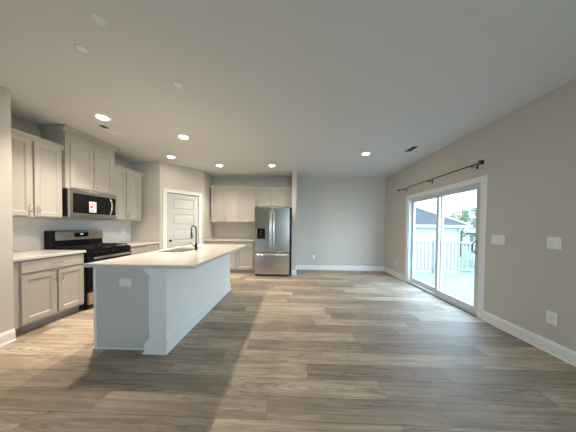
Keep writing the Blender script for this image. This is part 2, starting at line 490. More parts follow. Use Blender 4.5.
# ---------------------------------------------------------------- cabinets (local axes: width +x, front at y=0 facing -y)
def shaker(m, x0, x1, z0, z1, y=-0.020, rail=0.058):
    t = 0.019
    m.box(x0, x0+rail, y, y+t, z0, z1, 0.0015, 1); m.box(x1-rail, x1, y, y+t, z0, z1, 0.0015, 1)
    m.box(x0+rail, x1-rail, y, y+t, z0, z0+rail, 0.0015, 1); m.box(x0+rail, x1-rail, y, y+t, z1-rail, z1, 0.0015, 1)
    a0, a1, c0, c1, e_ = x0+rail, x1-rail, z0+rail, z1-rail, 0.011
    yi = y+0.011
    m.mesh([(a0, y+.001, c0), (a1, y+.001, c0), (a1, y+.001, c1), (a0, y+.001, c1),
            (a0+e_, yi, c0+e_), (a1-e_, yi, c0+e_), (a1-e_, yi, c1-e_), (a0+e_, yi, c1-e_)],
           [(0, 1, 5, 4), (1, 2, 6, 5), (2, 3, 7, 6), (3, 0, 4, 7), (4, 5, 6, 7)])
    m.box(a0-.001, a1+.001, y+0.013, y+0.0185, c0-.001, c1+.001)
    return m
def pull(parent, x, z, vertical=True, L_=0.10, y=-0.020):
    h = MB(); yo = y-0.028; a = L_/2
    if vertical:
        h.tube([(x, yo, z-a), (x, yo, z+a)], 0.0055, 10)
        for s in (-1, 1): h.tube([(x, y, z+s*a*0.72), (x, yo, z+s*a*0.72)], 0.0045, 8)
    else:
        h.tube([(x-a, yo, z), (x+a, yo, z)], 0.0055, 10)
        for s in (-1, 1): h.tube([(x+s*a*0.72, y, z), (x+s*a*0.72, yo, z)], 0.0045, 8)
    return h.build('bar_pull', M['nickel'], parent, label='satin nickel bar pull')
def base_cabinet(label, loc, rotz, width, depth, doors, drawers, group, top=0.879):
    t = thing('base_cabinet', label, 'cabinet', loc, rotz, group)
    b = MB()
    b.box(0, width, 0.0, depth, 0.105, top)
    b.build('cabinet_body', M['cab'], t)
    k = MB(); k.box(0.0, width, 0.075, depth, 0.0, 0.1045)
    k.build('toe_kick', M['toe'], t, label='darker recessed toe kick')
    for x0, x1 in drawers:
        d = B(x0, x1, -0.020, -0.0005, 0.722, 0.862, 0.003).build('drawer_front', M['cab'], t)
        pull(d, (x0+x1)/2, 0.795, False)
    for x0, x1, side in doors:
        d = shaker(MB(), x0, x1, 0.135, 0.695).build('cabinet_door', M['cab'], t)
        if side: pull(d, x1-0.03 if side > 0 else x0+0.03, 0.61)
    return t
def upper_cabinet(label, loc, rotz, width, depth, z0, z1, doors, group, crown=True, crown_ends=(0.0, 0.0), frieze=0.0, pz=0.09):
    t = thing('upper_cabinet', label, 'cabinet', loc, rotz, group)
    B(0, width, 0, depth, z0, z1).build('cabinet_body', M['cab'], t)
    for x0, x1, side in doors:
        d = shaker(MB(), x0, x1, z0+0.02, z1-0.03-frieze).build('cabinet_door', M['cab'], t)
        if side: pull(d, x1-0.028 if side > 0 else x0+0.028, z0+0.02+pz)
    if crown:
        e0, e1 = crown_ends
        prof = [(0.0, z1-0.034), (-0.022, z1-0.034), (-0.024, z1-0.022), (-0.040, z1+0.008), (-0.050, z1+0.016), (-0.056, z1+0.020), (-0.056, z1+0.034), (0.02, z1+0.034), (0.02, z1), (0.0, z1)]
        c = MB().prism([(y, z_) for y, z_ in prof], 'X', -e0, width+e1)
        for s_, e_, xe in ((-1, e0, 0.0), (1, e1, width)):
            if e_ > 0.025:          # returns along the exposed sides
                c.prism([(xe-s_*0.001, z1-0.034), (xe+s_*0.010, z1-0.034), (xe+s_*(e_-0.016), z1+0.008), (xe+s_*e_, z1+0.020), (xe+s_*e_, z1+0.034), (xe-s_*0.001, z1+0.034)], 'Y', 0.001, depth)
        c.build('crown_moulding', M['cab'], t)
    return t
R90 = PI/2
LG, UG = 'base cabinets of the kitchen', 'upper cabinets of the kitchen'
XF = -3.14
base_cabinet('greige base cabinet with one wide drawer and two doors, left of the black range', (XF, YS+0.003, 0), R90, 0.748, 0.63,
             [(0.075, 0.405, 1), (0.425, 0.735, -1)], [(0.075, 0.735)], LG)
base_cabinet('greige base cabinet in the corner between the black range and the pantry wall', (XF, 3.577, 0), R90, 0.785, 0.63,
             [(0.02, 0.375, 1), (0.395, 0.765, -1)], [(0.02, 0.375), (0.395, 0.765)], LG)
upper_cabinet('tall two-door greige upper cabinet left of the microwave', (-3.455, YS+0.003, 0), R90, 0.742, 0.32, 1.385, 2.42,
              [(0.075, 0.400, 1), (0.425, 0.728, -1)], UG)
upper_cabinet('two-door greige upper cabinet above the microwave, reaching the ceiling', (-3.40, 2.788, 0), R90, 0.786, 0.375, 1.842, 2.718,
              [(0.052, 0.385, 1), (0.402, 0.735, -1)], UG, crown_ends=(0.045, 0.045), frieze=0.14)
upper_cabinet('two-door greige upper cabinet between the microwave and the pantry wall', (-3.455, 3.577, 0), R90, 0.712, 0.32, 1.385, 2.42,
              [(0.02, 0.285, 1), (0.305, 0.60, -1)], UG, crown_ends=(0.0, 0.02))
YBF = 5.18
base_cabinet('greige base cabinet on the back wall in the corner beside the pantry', (-2.428, YBF, 0), 0, 0.876, 0.635,
             [(0.10, 0.455, 1), (0.475, 0.856, -1)], [(0.10, 0.856)], LG)
base_cabinet('narrow one-door greige base cabinet beside the stainless refrigerator', (-1.550, YBF, 0), 0, 0.49, 0.635,
             [(0.03, 0.465, -1)], [(0.03, 0.465)], LG)
YUF = 5.48
upper_cabinet('two-door greige upper cabinet on the back wall beside the pantry', (-2.375, YUF, 0), 0, 0.838, 0.336, 1.385, 2.40,
              [(0.012, 0.414, 1), (0.424, 0.832, -1)], UG, crown_ends=(0.02, 0.0))
upper_cabinet('single-door greige upper cabinet on the back wall between two double ones', (-1.535, YUF, 0), 0, 0.475, 0.336, 1.385, 2.40,
              [(0.006, 0.468, 1)], UG)
upper_cabinet('short greige upper cabinet above the refrigerator', (-1.058, YUF, 0), 0, 1.0, 0.336, 1.83, 2.40,
              [(0.008, 0.442, 1), (0.452, 0.885, -1)], UG)

# countertops
CT0, CT1 = 0.8795, 0.914
def slab(name, label, x0, x1, y0, y1, group='kitchen countertops'):
    return tag(B(x0, x1, y0, y1, CT0, CT1, 0.004).build(name, M['quartz']), label, 'countertop', group)
slab('countertop', 'cream countertop left of the black range', XL+0.009, -3.10, YS+0.002, 2.795)
slab('countertop', 'cream countertop in the corner right of the black range', XL+0.009, -3.10, 3.572, 4.367)
slab('countertop', 'cream countertop on the back wall beside the refrigerator', -2.427, -1.045, YBF-0.04, YB-0.003)

# ---------------------------------------------------------------- gas range (local axes as the cabinets)
rg = thing('gas_range', 'black and stainless gas range between the left base cabinets', 'range', (-3.11, 2.802, 0), R90)
RW = 0.764
B(0, RW, 0.0, 0.655, 0.075, 0.900, 0.004).build('range_body', M['black'], rg)
for lx in (0.04, RW-0.04):
    for ly in (0.06, 0.60):
        MB().lathe([(0.018, 0), (0.018, 0.01), (0.012, 0.02), (0.012, 0.075)], (lx, ly, 0), 'Z', 12).build('foot', M['black'], rg)
ck = B(-0.001, RW+0.001, -0.015, 0.655, 0.9005, 0.918, 0.005).build('cooktop', M['black'], rg)
for bx_, by_ in ((0.17, 0.16), (0.17, 0.40), (0.38, 0.28), (0.59, 0.16), (0.59, 0.40)):
    MB().lathe([(0.05, 0), (0.05, 0.008), (0.036, 0.010), (0.036, 0.018), (0.01, 0.020)], (bx_, by_, 0.918), 'Z', 20).build('burner', M['iron'], ck)
for g0, g1 in ((0.02, 0.262), (0.266, 0.498), (0.502, 0.744)):
    g = MB(); zt = 0.951; w_ = 0.011
    for xx in (g0, (g0+g1)/2-w_/2, g1-w_): g.box(xx, xx+w_, 0.03, 0.505, zt-0.014, zt, 0.002, 1)
    for yy in (0.03, 0.145, 0.26, 0.375, 0.494): g.box(g0, g1, yy, yy+w_, zt-0.013, zt-0.001, 0.002, 1)
    for xx in (g0, g1-w_):
        for yy in (0.03, 0.494): g.box(xx, xx+w_, yy, yy+w_, 0.918, zt-0.013)
    g.build('burner_grate', M['iron'], ck)
pn = MB().prism([(-0.0005, 0.828), (-0.032, 0.830), (-0.022, 0.898), (-0.0005, 0.898)], 'X', 0.002, RW-0.002).build('knob_panel', M['black'], rg)
for kx in (0.09, 0.19, 0.382, 0.574, 0.674):
    MB().lathe([(0.021, 0), (0.021, -0.008), (0.017, -0.012), (0.015, -0.030), (0.005, -0.032)], (kx, -0.027, 0.864), 'Y', 18).build('knob', M['black'], pn)
od = B(0.004, RW-0.004, -0.038, -0.0005, 0.275, 0.822, 0.006).build('oven_door', M['black_glass'], rg)
wnd = B(0.12, RW-0.12, -0.0395, -0.0375, 0.36, 0.62).build('oven_window', M['black_glass'], od)
oh = MB(); oh.box(0.035, RW-0.035, -0.094, -0.072, 0.768, 0.803, 0.008, 3)
for kx in (0.06, RW-0.06): oh.box(kx-0.014, kx+0.014, -0.074, -0.037, 0.773, 0.798, 0.004)
oh.build('oven_handle', M['steel_hi'], od, label='bright stainless oven handle')
dw = B(0.004, RW-0.004, -0.036, -0.0005, 0.085, 0.268, 0.005).build('storage_drawer', M['steel'], rg, label='stainless storage drawer front')
bgd = MB()
bgd.prism([(0.525, 0.9185), (0.6545, 0.9185), (0.6545, 1.195), (0.540, 1.195), (0.525, 1.175)], 'X', 0.0, RW)
bgo = bgd.build('backguard', M['black'], rg)
fp = MB().prism([(0.515, 1.045), (0.5245, 1.045), (0.5245, 1.176), (0.530, 1.196), (0.523, 1.196), (0.515, 1.178)], 'X', 0.028, RW-0.006)
fpo = fp.build('backguard_panel', M['steel'], bgo, label='stainless panel with clock display')
dsp = B(0.285, 0.50, 0.511, 0.5145, 1.088, 1.160, 0.001).build('clock_display', M['black_glass'], bgo)
tx = MB()
for i, ch in enumerate((0, 1, 2)): tx.box(0.372+i*0.016, 0.382+i*0.016, 0.5103, 0.5109, 1.124, 1.143)
# (three lit digits of the clock)
txo = tx.build('clock_digits', M['led'], bgo)

# ---------------------------------------------------------------- microwave over the range
mw = thing('microwave', 'stainless over-the-range microwave with a label sheet on its dark window', 'microwave', (-3.365, 2.795, 1.402), R90)
B(0, 0.772, 0.02, 0.405, 0.012, 0.437, 0.003).build('microwave_body', M['black'], mw)
mdm = MB()
mdm.box(0.0, 0.772, -0.012, 0.0195, 0.375, 0.436, 0.004); mdm.box(0.0, 0.772, -0.012, 0.0195, 0.0, 0.070, 0.004)
mdm.box(0.0, 0.046, -0.012, 0.0195, 0.066, 0.379, 0.004); mdm.box(0.752, 0.772, -0.012, 0.0195, 0.066, 0.379, 0.004)
mdo = mdm.build('microwave_front', M['steel'], mw)
B(0.046, 0.752, -0.008, 0.019, 0.070, 0.375).build('dark_window', M['black_glass'], mdo)
hb = MB()
hpts = []
for i in range(13):
    a = -1 + 2*i/12
    hpts.append((0.622, -0.010-0.052*(1-a*a)**0.6 if abs(a) < 1 else -0.008, 0.222+a*0.152))
hb.tube(hpts, 0.013, 10)
hb.build('microwave_handle', M['steel_hi'], mdo, label='bright curved vertical handle')
B(0.665, 0.735, -0.0095, -0.008, 0.30, 0.345).build('microwave_display', M['black'], mdo)
ls = B(0.282, 0.396, -0.0095, -0.0085, 0.098, 0.272).build('label_sheet', M['paper'], mdo, label='white paper label with red and black print')
mk = MB()
for i, (x0, x1) in enumerate(((0.292, 0.385), (0.292, 0.372))): mk.box(x0, x1, -0.0101, -0.0096, 0.236-i*0.018, 0.246-i*0.018)
mk.box(0.294, 0.340, -0.0101, -0.0096, 0.172, 0.205)
mk.build('red_print', M['red'], ls)
mk = MB()
for i in range(9): mk.box(0.294+i*0.010, 0.299+i*0.010 - (0.002 if i % 3 else 0), -0.0101, -0.0096, 0.106, 0.142)
for i in range(2): mk.box(0.294, 0.380-i*0.02, -0.0101, -0.0096, 0.150-i*0.010, 0.153-i*0.010)
mk.build('black_print', M['ink'], ls)
vg = MB()
for i in range(14): vg.box(0.05+i*0.048, 0.086+i*0.048, 0.03, 0.055, 0.004, 0.0115)
vg.build('bottom_vent', M['ventdark'], mw)

# ---------------------------------------------------------------- refrigerator
fr = thing('refrigerator', 'stainless french-door refrigerator beside the partition wall', 'refrigerator', (-1.012, 4.92, 0), 0)
FW = 0.905
B(0.006, FW-0.006, 0.085, 0.83, 0.045, 1.765, 0.006).build('fridge_body', M['darkside'], fr)
for fx_ in (0.06, FW-0.06):
    for fy_ in (0.14, 0.77):
        MB().lathe([(0.022, 0), (0.022, 0.045)], (fx_, fy_, 0), 'Z', 12).build('foot', M['black'], fr)
B(0.02, FW-0.02, 0.03, 0.0845, 0.012, 0.055, 0.003).build('kick_grille', M['darkside'], fr)
ld = B(0.0, FW/2-0.002, 0.0, 0.080, 0.625, 1.775, 0.010, 3).build('left_door', M['steel'], fr)
rd = B(FW/2+0.002, FW, 0.0, 0.080, 0.625, 1.775, 0.010, 3).build('right_door', M['steel'], fr)
dr = B(0.0, FW, 0.0, 0.080, 0.060, 0.617, 0.010, 3).build('freezer_drawer', M['steel'], fr)
for x_, par in ((FW/2-0.048, ld), (FW/2+0.048, rd)):
    h = MB()
    h.tube([(x_, 0.0, 0.745), (x_, -0.040, 0.755), (x_, -0.052, 0.79), (x_, -0.054, 1.2), (x_, -0.052, 1.62), (x_, -0.040, 1.655), (x_, 0.0, 1.665)], 0.0145, 12)
    h.build('door_handle', M['steel_hi'], par, label='bright vertical bar handle')
h = MB()
h.tube([(0.055, 0.0, 0.567), (0.065, -0.040, 0.567), (0.10, -0.052, 0.567), (FW/2, -0.056, 0.567), (FW-0.10, -0.052, 0.567), (FW-0.065, -0.040, 0.567), (FW-0.055, 0.0, 0.567)], 0.0145, 12)
h.build('drawer_handle', M['steel_hi'], dr, label='bright horizontal bar handle')
dp = MB()
dp.box(0.072, 0.280, -0.004, 0.003, 1.235, 1.335, 0.002)
dpo = dp.build('dispenser_panel', M['steel_hi'], ld)
B(0.072, 0.280, -0.003, 0.004, 0.968, 1.234, 0.002).build('dispenser_recess', M['black_glass'], ld)
dl = MB(); dl.box(0.15, 0.20, -0.012, -0.0035, 1.08, 1.19, 0.003); dl.box(0.165, 0.185, -0.011, -0.0035, 1.05, 1.085, 0.002)
dl.build('dispenser_lever', M['gunmetal'], ld)
for x_ in (0.05, FW-0.05): B(x_-0.035, x_+0.035, 0.015, 0.12, 1.7755, 1.797, 0.005).build('hinge_cap', M['darkside'], fr)

# ---------------------------------------------------------------- kitchen island
ISY0, ISY1, ISX0, ISX1 = 1.957, 3.86, -2.09, -1.285
isl = thing('kitchen_island', 'long kitchen island with a grey end panel and a white corner post', 'kitchen island', ((ISX0+ISX1)/2, (ISY0+ISY1)/2, 0))
ic = Vector(isl.location)
def ib(x0, x1, y0, y1, z0, z1, bev=0.0): return B(x0-ic.x, x1-ic.x, y0-ic.y, y1-ic.y, z0, z1, bev)
b_ = MB()
ITOP = 0.8792
cb = ib(-2.065, -1.47, 1.975, ISY1, 0.105, 0.66); cb.build('cabinet_body', M['cab'], isl)
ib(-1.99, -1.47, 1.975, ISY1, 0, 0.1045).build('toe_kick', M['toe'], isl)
ep = ib(-2.085, -1.465, ISY0, 1.9745, 0.0, ITOP); ep.build('end_panel', M['island'], isl, label='flat grey end panel')
ib(-2.092, -2.062, 1.950, ISY0-0.0003, 0.018, ITOP, 0.002).build('corner_strip', M['trim'], isl)
ib(-2.110, -1.515, 1.938, ISY0-0.0005, 0.0, 0.018, 0.004).build('shoe_moulding', M['trim'], isl)
ib(-2.085, -2.0655, 1.975, ISY1, 0.105, ITOP).build('cabinet_face', M['cab'], isl)
ib(-2.085, -1.47, ISY1+0.0005, ISY1+0.018, 0.0, ITOP).build('far_end_panel', M['island'], isl)
# corner post with stepped capital and base
PX0, PX1, PY0 = -1.462, -1.280, 1.905
po = ib(PX0, PX1, PY0, 2.08, 0.0, ITOP, 0.002); pob = po.build('corner_post', M['trim'], isl)
cp_ = MB(); prof = [(0.0, 0.785), (0.006, 0.80), (0.006, 0.806), (0.018, 0.812), (0.040, 0.845), (0.040, ITOP)]
for o0, z0, z1 in ((0.006, 0.800, 0.808), (0.016, 0.808, 0.826), (0.028, 0.826, 0.850), (0.036, 0.850, ITOP-0.0002)):
    cp_.box(PX0-o0-ic.x, PX1+min(o0, 0.012)-ic.x, PY0-o0*0.6-ic.y, 2.08-ic.y, z0, z1)
cp_.build('capital', M['trim'], pob)
bs = MB()
for o0, z0, z1 in ((0.056, 0.0, 0.016), (0.040, 0.016, 0.095), (0.032, 0.095, 0.118), (0.018, 0.118, 0.135)):
    bs.box(PX0-o0*0.9-ic.x, PX1+min(o0, 0.016)-ic.x, PY0-o0*0.5-ic.y, 2.08-ic.y, z0, z1)
bs.build('post_base', M['trim'], pob)
# long side under the overhang
ib(-1.4695, -1.292, 2.0805, ISY1+0.018, 0.0, ITOP).build('side_panel', M['trim'], isl)
sb = MB().prism([(0.0, 0.0), (0.024, 0.0), (0.024, 0.012), (0.016, 0.020), (0.016, 0.105), (0.010, 0.123), (0.002, 0.135), (0.0, 0.135)], 'Y', 2.081-ic.y, ISY1+0.03-ic.y)
for v in sb.bm.verts: v.co.x += -1.2915-ic.x
sb.build('side_baseboard', M['trim'], isl)

# island worktop with a sink cut-out
SKX0, SKX1, SKY0, SKY1 = -1.985, -1.585, 2.70, 3.38
tx0, tx1, ty0, ty1 = -2.072, -0.965, 1.835, 3.92
xs_ = [tx0, SKX0, SKX1, tx1]; ys_ = [ty0, SKY0, SKY1, ty1]
tm = MB(); V = {}
for i in range(4):
    for j in range(4):
        for k, zz in enumerate((CT0, CT1)): V[i, j, k] = tm.bm.verts.new((xs_[i], ys_[j], zz))
for i in range(3):
    for j in range(3):
        if (i, j) == (1, 1): continue
        for k in (0, 1): tm.bm.faces.new([V[i, j, k], V[i+1, j, k], V[i+1, j+1, k], V[i, j+1, k]])
for i in range(3):
    for j in (0, 3): tm.bm.faces.new([V[i, j, 0], V[i+1, j, 0], V[i+1, j, 1], V[i, j, 1]])
    for j in (0, 3): tm.bm.faces.new([V[j, i, 0], V[j, i+1, 0], V[j, i+1, 1], V[j, i, 1]])
for a, c in (((1, 1), (2, 1)), ((2, 1), (2, 2)), ((2, 2), (1, 2)), ((1, 2), (1, 1))):
    tm.bm.faces.new([V[a[0], a[1], 0], V[c[0], c[1], 0], V[c[0], c[1], 1], V[a[0], a[1], 1]])
it = tm.build('countertop', M['quartz'])
bv = it.modifiers.new('edge', 'BEVEL'); bv.width = 0.004; bv.segments = 2; bv.limit_method = 'ANGLE'
tag(it, 'large cream island countertop holding the sink and faucet', 'countertop', 'kitchen countertops')

# undermount double sink
sk = thing('kitchen_sink', 'stainless undermount sink set into the island countertop', 'sink', ((SKX0+SKX1)/2, (SKY0+SKY1)/2, 0.668))
sc_ = Vector(sk.location)
def basin(y0, y1):
    m = MB(); x0, x1 = SKX0+0.004, SKX1-0.004; zb, zt = 0.0, CT0-0.001-sc_.z; t = 0.004
    m.box(x0-sc_.x, x1-sc_.x, y0-sc_.y, y1-sc_.y, zb, zb+t)
    m.box(x0-sc_.x, x0+t-sc_.x, y0-sc_.y, y1-sc_.y, zb+t, zt); m.box(x1-t-sc_.x, x1-sc_.x, y0-sc_.y, y1-sc_.y, zb+t, zt)
    m.box(x0+t-sc_.x, x1-t-sc_.x, y0-sc_.y, y0+t-sc_.y, zb+t, zt); m.box(x0+t-sc_.x, x1-t-sc_.x, y1-t-sc_.y, y1-sc_.y, zb+t, zt)
    return m
for y0, y1 in ((SKY0+0.004, 3.035), (3.045, SKY1-0.004)):
    o = basin(y0, y1).build('basin', M['sink_steel'], sk)
    MB().lathe([(0.045, 0.004), (0.045, 0.007), (0.03, 0.0075), (0.028, 0.0055)], (0, (y0+y1)/2-sc_.y, 0), 'Z', 20).build('drain', M['steel_hi'], o)
# gooseneck faucet
fc = thing('kitchen_faucet', 'dark gooseneck faucet standing behind the island sink', 'faucet', (-1.53, 2.985, CT1))
MB().lathe([(0.027, 0), (0.027, 0.006), (0.020, 0.012), (0.018, 0.10), (0.014, 0.108)], (0, 0, 0), 'Z', 20).build('faucet_base', M['gunmetal'], fc)
fd = Vector((-0.85, 0.53, 0)).normalized(); rr = 0.068
pts = [Vector((0, 0, 0.10)), Vector((0, 0, 0.315))]
for i in range(1, 15):
    a = PI*i/14*1.06
    pts.append(Vector((0, 0, 0.315)) + fd*rr*(1-math.cos(a)) + Vector((0, 0, rr*math.sin(a))))
pts.append(pts[-1] + (pts[-1]-pts[-2]).normalized()*0.03)
MB().tube(pts, 0.0100, 12).build('gooseneck', M['gunmetal'], fc)
dn = (pts[-1]-pts[-2]).normalized()
MB().tube([pts[-1]-dn*0.005, pts[-1]+dn*0.02, pts[-1]+dn*0.085, pts[-1]+dn*0.10], [0.0115, 0.0145, 0.016, 0.013], 14).build('spray_head', M['gunmetal'], fc)
MB().tube([(0, 0, 0.062), (-0.02, -0.035, 0.066), (-0.035, -0.06, 0.092), (-0.05, -0.085, 0.125)], [0.011, 0.010, 0.008, 0.006], 10).build('faucet_lever', M['gunmetal'], fc)

# ---------------------------------------------------------------- outlets and switches (local: plate in x-z, facing -y)
def wall_plate(name, label, cat, loc, rotz, w_, h_, kind, group, n=1):
    t = thing(name, label, cat, loc, rotz, group)
    B(-w_/2, w_/2, -0.006, -0.0005, -h_/2, h_/2, 0.0025).build('cover_plate', M['plate'], t)
    if kind == 'outlet':
        for s in (-1, 1):
            o = B(-0.017, 0.017, -0.0085, -0.006, s*0.020-0.014, s*0.020+0.014, 0.003).build('receptacle', M['plate'], t)
            q = MB()
            for xx in (-0.0065, 0.0065): q.box(xx-0.0012, xx+0.0012, -0.0089, -0.0084, s*0.020-0.003, s*0.020+0.007)
            q.box(-0.0022, 0.0022, -0.0089, -0.0084, s*0.020-0.010, s*0.020-0.006)
            q.build('slots', M['slot'], o)
    elif kind == 'flat_outlet':
        for s in (-1, 1):
            o = B(s*0.024-0.016, s*0.024+0.016, -0.0085, -0.006, -0.017, 0.017, 0.003).build('receptacle', M['plate'], t)
            q = MB()
            for zz in (-0.0065, 0.0065): q.box(s*0.024-0.004, s*0.024+0.006, -0.0089, -0.0084, zz-0.0012, zz+0.0012)
            q.build('slots', M['slot'], o)
    else:
        for i in range(n):
            cx_ = (i-(n-1)/2)*0.046
            B(cx_-0.0165, cx_+0.0165, -0.010, -0.006, -0.034, 0.034, 0.003).build('rocker', M['plate'], t)
    return t
RR = -PI/2   # faces -X  (local -y -> -x)
OG, SG = 'electrical outlets', 'light switches'
wall_plate('wall_outlet', 'white outlet low on the right wall below the single switch', 'outlet', (XR, 2.085, 0.375), RR, 0.082, 0.130, 'outlet', OG)
wall_plate('light_switch', 'wide white three-gang switch plate beside the sliding door', 'switch', (XR, 2.638, 1.153), RR, 0.165, 0.125, 'switch', SG, 3)
wall_plate('light_switch', 'white single square switch plate high on the right wall', 'switch', (XR, 2.085, 1.156), RR, 0.110, 0.125, 'switch', SG, 1)
wall_plate('wall_outlet', 'small white outlet on the right wall near the far corner', 'outlet', (XR, 5.124, 0.353), RR, 0.075, 0.120, 'outlet', OG)
wall_plate('wall_outlet', 'white outlet low on the bare back wall', 'outlet', (0.606, YB, 0.378), 0, 0.075, 0.120, 'outlet', OG)
wall_plate('wall_outlet', 'white outlet on the pale backsplash right of the range', 'outlet', (XL+0.0082, 4.17, 1.155), R90, 0.075, 0.120, 'outlet', OG)
wall_plate('wall_outlet', 'white sideways outlet on the grey island end panel', 'outlet', (-1.751, ISY0, 0.702), 0, 0.125, 0.080, 'flat_outlet', OG)

# ---------------------------------------------------------------- curtain rod over the sliding door
cr_ = thing('curtain_rod', 'dark bare curtain rod above the sliding glass door', 'curtain rod', (XR, 3.85, 2.222))
xo = -0.088
MB().tube([(xo, -1.02, 0), (xo, 1.05, 0)], 0.009, 12).build('rod', M['bronze'], cr_)
for s, y_ in ((-1, -1.02), (1, 1.05)):
    if s < 0:
        B(xo-0.026, xo+0.026, y_-0.045, y_+0.002, -0.030, 0.030, 0.006).build('finial', M['bronze'], cr_, label='square end cap')
    else:
        MB().lathe([(0.010, 0), (0.020, 0.004), (0.027, 0.022), (0.020, 0.040), (0.006, 0.046)], (xo, y_, 0), 'Y', 16).build('finial', M['bronze'], cr_)
for y_ in (-0.90, 0.03, 0.90):
    m = MB(); m.box(-0.006, -0.0005, y_-0.014, y_+0.014, -0.055, 0.035, 0.002)
    m.tube([(-0.004, y_, -0.018), (xo, y_, -0.018)], 0.006, 8)
    m.tube([(xo-0.014, y_, -0.002), (xo-0.010, y_, -0.016), (xo, y_, -0.020), (xo+0.010, y_, -0.016), (xo+0.014, y_, -0.002)], 0.005, 8)
    m.build('bracket', M['bronze'], cr_)

# ---------------------------------------------------------------- ceiling fittings
def downlight(x, y, label, watt=1.0):
    t = thing('recessed_light', label, 'ceiling light', (x, y, CEIL), 0, 'recessed ceiling lights')
    rg_ = MB(); seg = 32
    prof = [(0.062, -0.0045), (0.066, -0.008), (0.092, -0.005), (0.096, -0.0004)]
    rings = [[rg_.bm.verts.new((r*math.cos(2*PI*k/seg), r*math.sin(2*PI*k/seg), z_)) for k in range(seg)] for r, z_ in prof]
    for q, s in zip(rings, rings[1:]):
        for k in range(seg): rg_.bm.faces.new((q[k], q[(k+1) % seg], s[(k+1) % seg], s[k]))
    rg_.build('trim_ring', M['trim'], t)
    MB().lathe([(0.064, -0.0005), (0.064, -0.0048)], (0, 0, 0), 'Z', 28).build('diffuser', M['lamp'], t)
    l = bpy.data.lights.new('downlight_bulb', 'SPOT')
    l.energy = LAMP_WATT*watt; l.color = LAMP_COLOR; l.spot_size = math.radians(128); l.spot_blend = 1.0; l.shadow_soft_size = 0.06
    lo = bpy.data.objects.new('downlight_bulb', l); COL.objects.link(lo)
    lo.parent = t; lo.location = (0, 0, -0.07)
    return t
downlight(-2.615, 2.577, 'glowing recessed light nearest the cabinet over the microwave', 1.25)
downlight(-1.833, 3.159, 'glowing recessed light above the island sink', 1.1)
downlight(-2.633, 4.081, 'glowing recessed light near the top of the pantry wall', 0.06)
downlight(-1.816, 4.66, 'glowing recessed light in front of the back wall cabinets', 0.75)
downlight(-0.54, 4.66, 'glowing recessed light in front of the refrigerator', 0.42)
downlight(1.418, 3.913, 'lone glowing recessed light toward the sliding door', 0.14)
def cap(x, y, label):
    t = MB().lathe([(0.040, 0), (0.040, -0.004), (0.034, -0.008), (0.006, -0.009)], (0, 0, 0), 'Z', 20).build('blank_plate', M['plate'], loc=(x, y, CEIL-0.0003))
    return tag(t, label, 'ceiling plate', 'small round ceiling plates')
cap(-1.395, 1.351, 'small round white ceiling plate, nearest of three to the viewer')
cap(-1.769, 1.571, 'small round white ceiling plate, the left one of three')
cap(-1.211, 1.987, 'small round white ceiling plate, the one closest to the lit kitchen lamps')
def vent(x, y, w_, d_, rotz, label, frac):
    t = thing('ceiling_vent', label, 'ceiling vent', (x, y, CEIL), rotz, 'ceiling air vents')
    f = MB(); b = 0.022
    f.box(-w_/2, w_/2, -d_/2, -d_/2+b, -0.007, -0.0005, 0.002); f.box(-w_/2, w_/2, d_/2-b, d_/2, -0.007, -0.0005, 0.002)
    f.box(-w_/2, -w_/2+b, -d_/2+b, d_/2-b, -0.007, -0.0005, 0.002); f.box(w_/2-b, w_/2, -d_/2+b, d_/2-b, -0.007, -0.0005, 0.002)
    f.build('vent_frame', M['plate'], t)
    B(-w_/2+b, w_/2-b, -d_/2+b, d_/2-b, -0.0025, -0.0005).build('vent_opening', M['ventdark'], t, label='dark opening')
    s = MB(); n = int((d_-2*b)/0.018)
    for i in range(n):
        y_ = -d_/2+b+(i+0.5)*(d_-2*b)/n
        k = 1 if y_ < -d_/2+d_*frac else -1
        ya, yb = y_-0.007*k, y_+0.007*k
        s.mesh([(-w_/2+b, ya, -0.0095), (w_/2-b, ya, -0.0095), (w_/2-b, yb, -0.003), (-w_/2+b, yb, -0.003),
                (-w_/2+b, ya, -0.0087), (w_/2-b, ya, -0.0087), (w_/2-b, yb, -0.0022), (-w_/2+b, yb, -0.0022)],
               [(0, 1, 2, 3), (4, 5, 6, 7), (0, 1, 5, 4), (1, 2, 6, 5), (2, 3, 7, 6), (3, 0, 4, 7)])
    s.build('louvres', M['plate'], t)
    return t
vent(-2.835, 2.885, 0.15, 0.30, 0.0, 'white ceiling vent beside the cabinet over the microwave', 0.42)
vent(2.16, 3.67, 0.16, 0.30, 0.0, 'ceiling vent with a dark opening near the right wall', 1.0)

# ---------------------------------------------------------------- outside: deck, railing, houses, trees
GZ = -3.6
struct(B(-60, 120, -20, 140, GZ-0.2, GZ).build('ground', M['grass']))
DY1 = 6.20
dk = MB()
nb = 21
for i in range(nb):
    x0 = XR+0.15 + i*0.145
    dk.box(x0, x0+0.140, -0.5, DY1, -0.125, -0.10)
struct(dk.build('floor_deck', M['deck']))
fr_ = MB()
fr_.box(XR+0.15, XR+0.15+nb*0.145, DY1-0.05, DY1, -0.33, -0.126); fr_.box(XR+0.15+nb*0.145-0.05, XR+0.15+nb*0.145, -0.5, DY1-0.05, -0.33, -0.126)
for x_ in (XR+0.25, XR+3.1): fr_.box(x_, x_+0.14, DY1-0.2, DY1-0.06, GZ, -0.127)
struct(fr_.build('trim_4', M['vinyl']))
RY = 6.14
ra = thing('deck_railing', 'white baluster railing at the far end of the deck', 'railing', (XR+0.15, RY, -0.10))
RL = nb*0.145
B(0, RL, -0.035, 0.035, 0.925, 0.965, 0.006).build('top_rail', M['rail'], ra)
B(0, RL, -0.022, 0.022, 0.072, 0.115, 0.004).build('bottom_rail', M['rail'], ra)
for x_ in (0.05, RL/2, RL-0.05): B(x_-0.05, x_+0.05, -0.05, 0.05, 0, 1.02, 0.006).build('post', M['rail'], ra)
n_b = 26
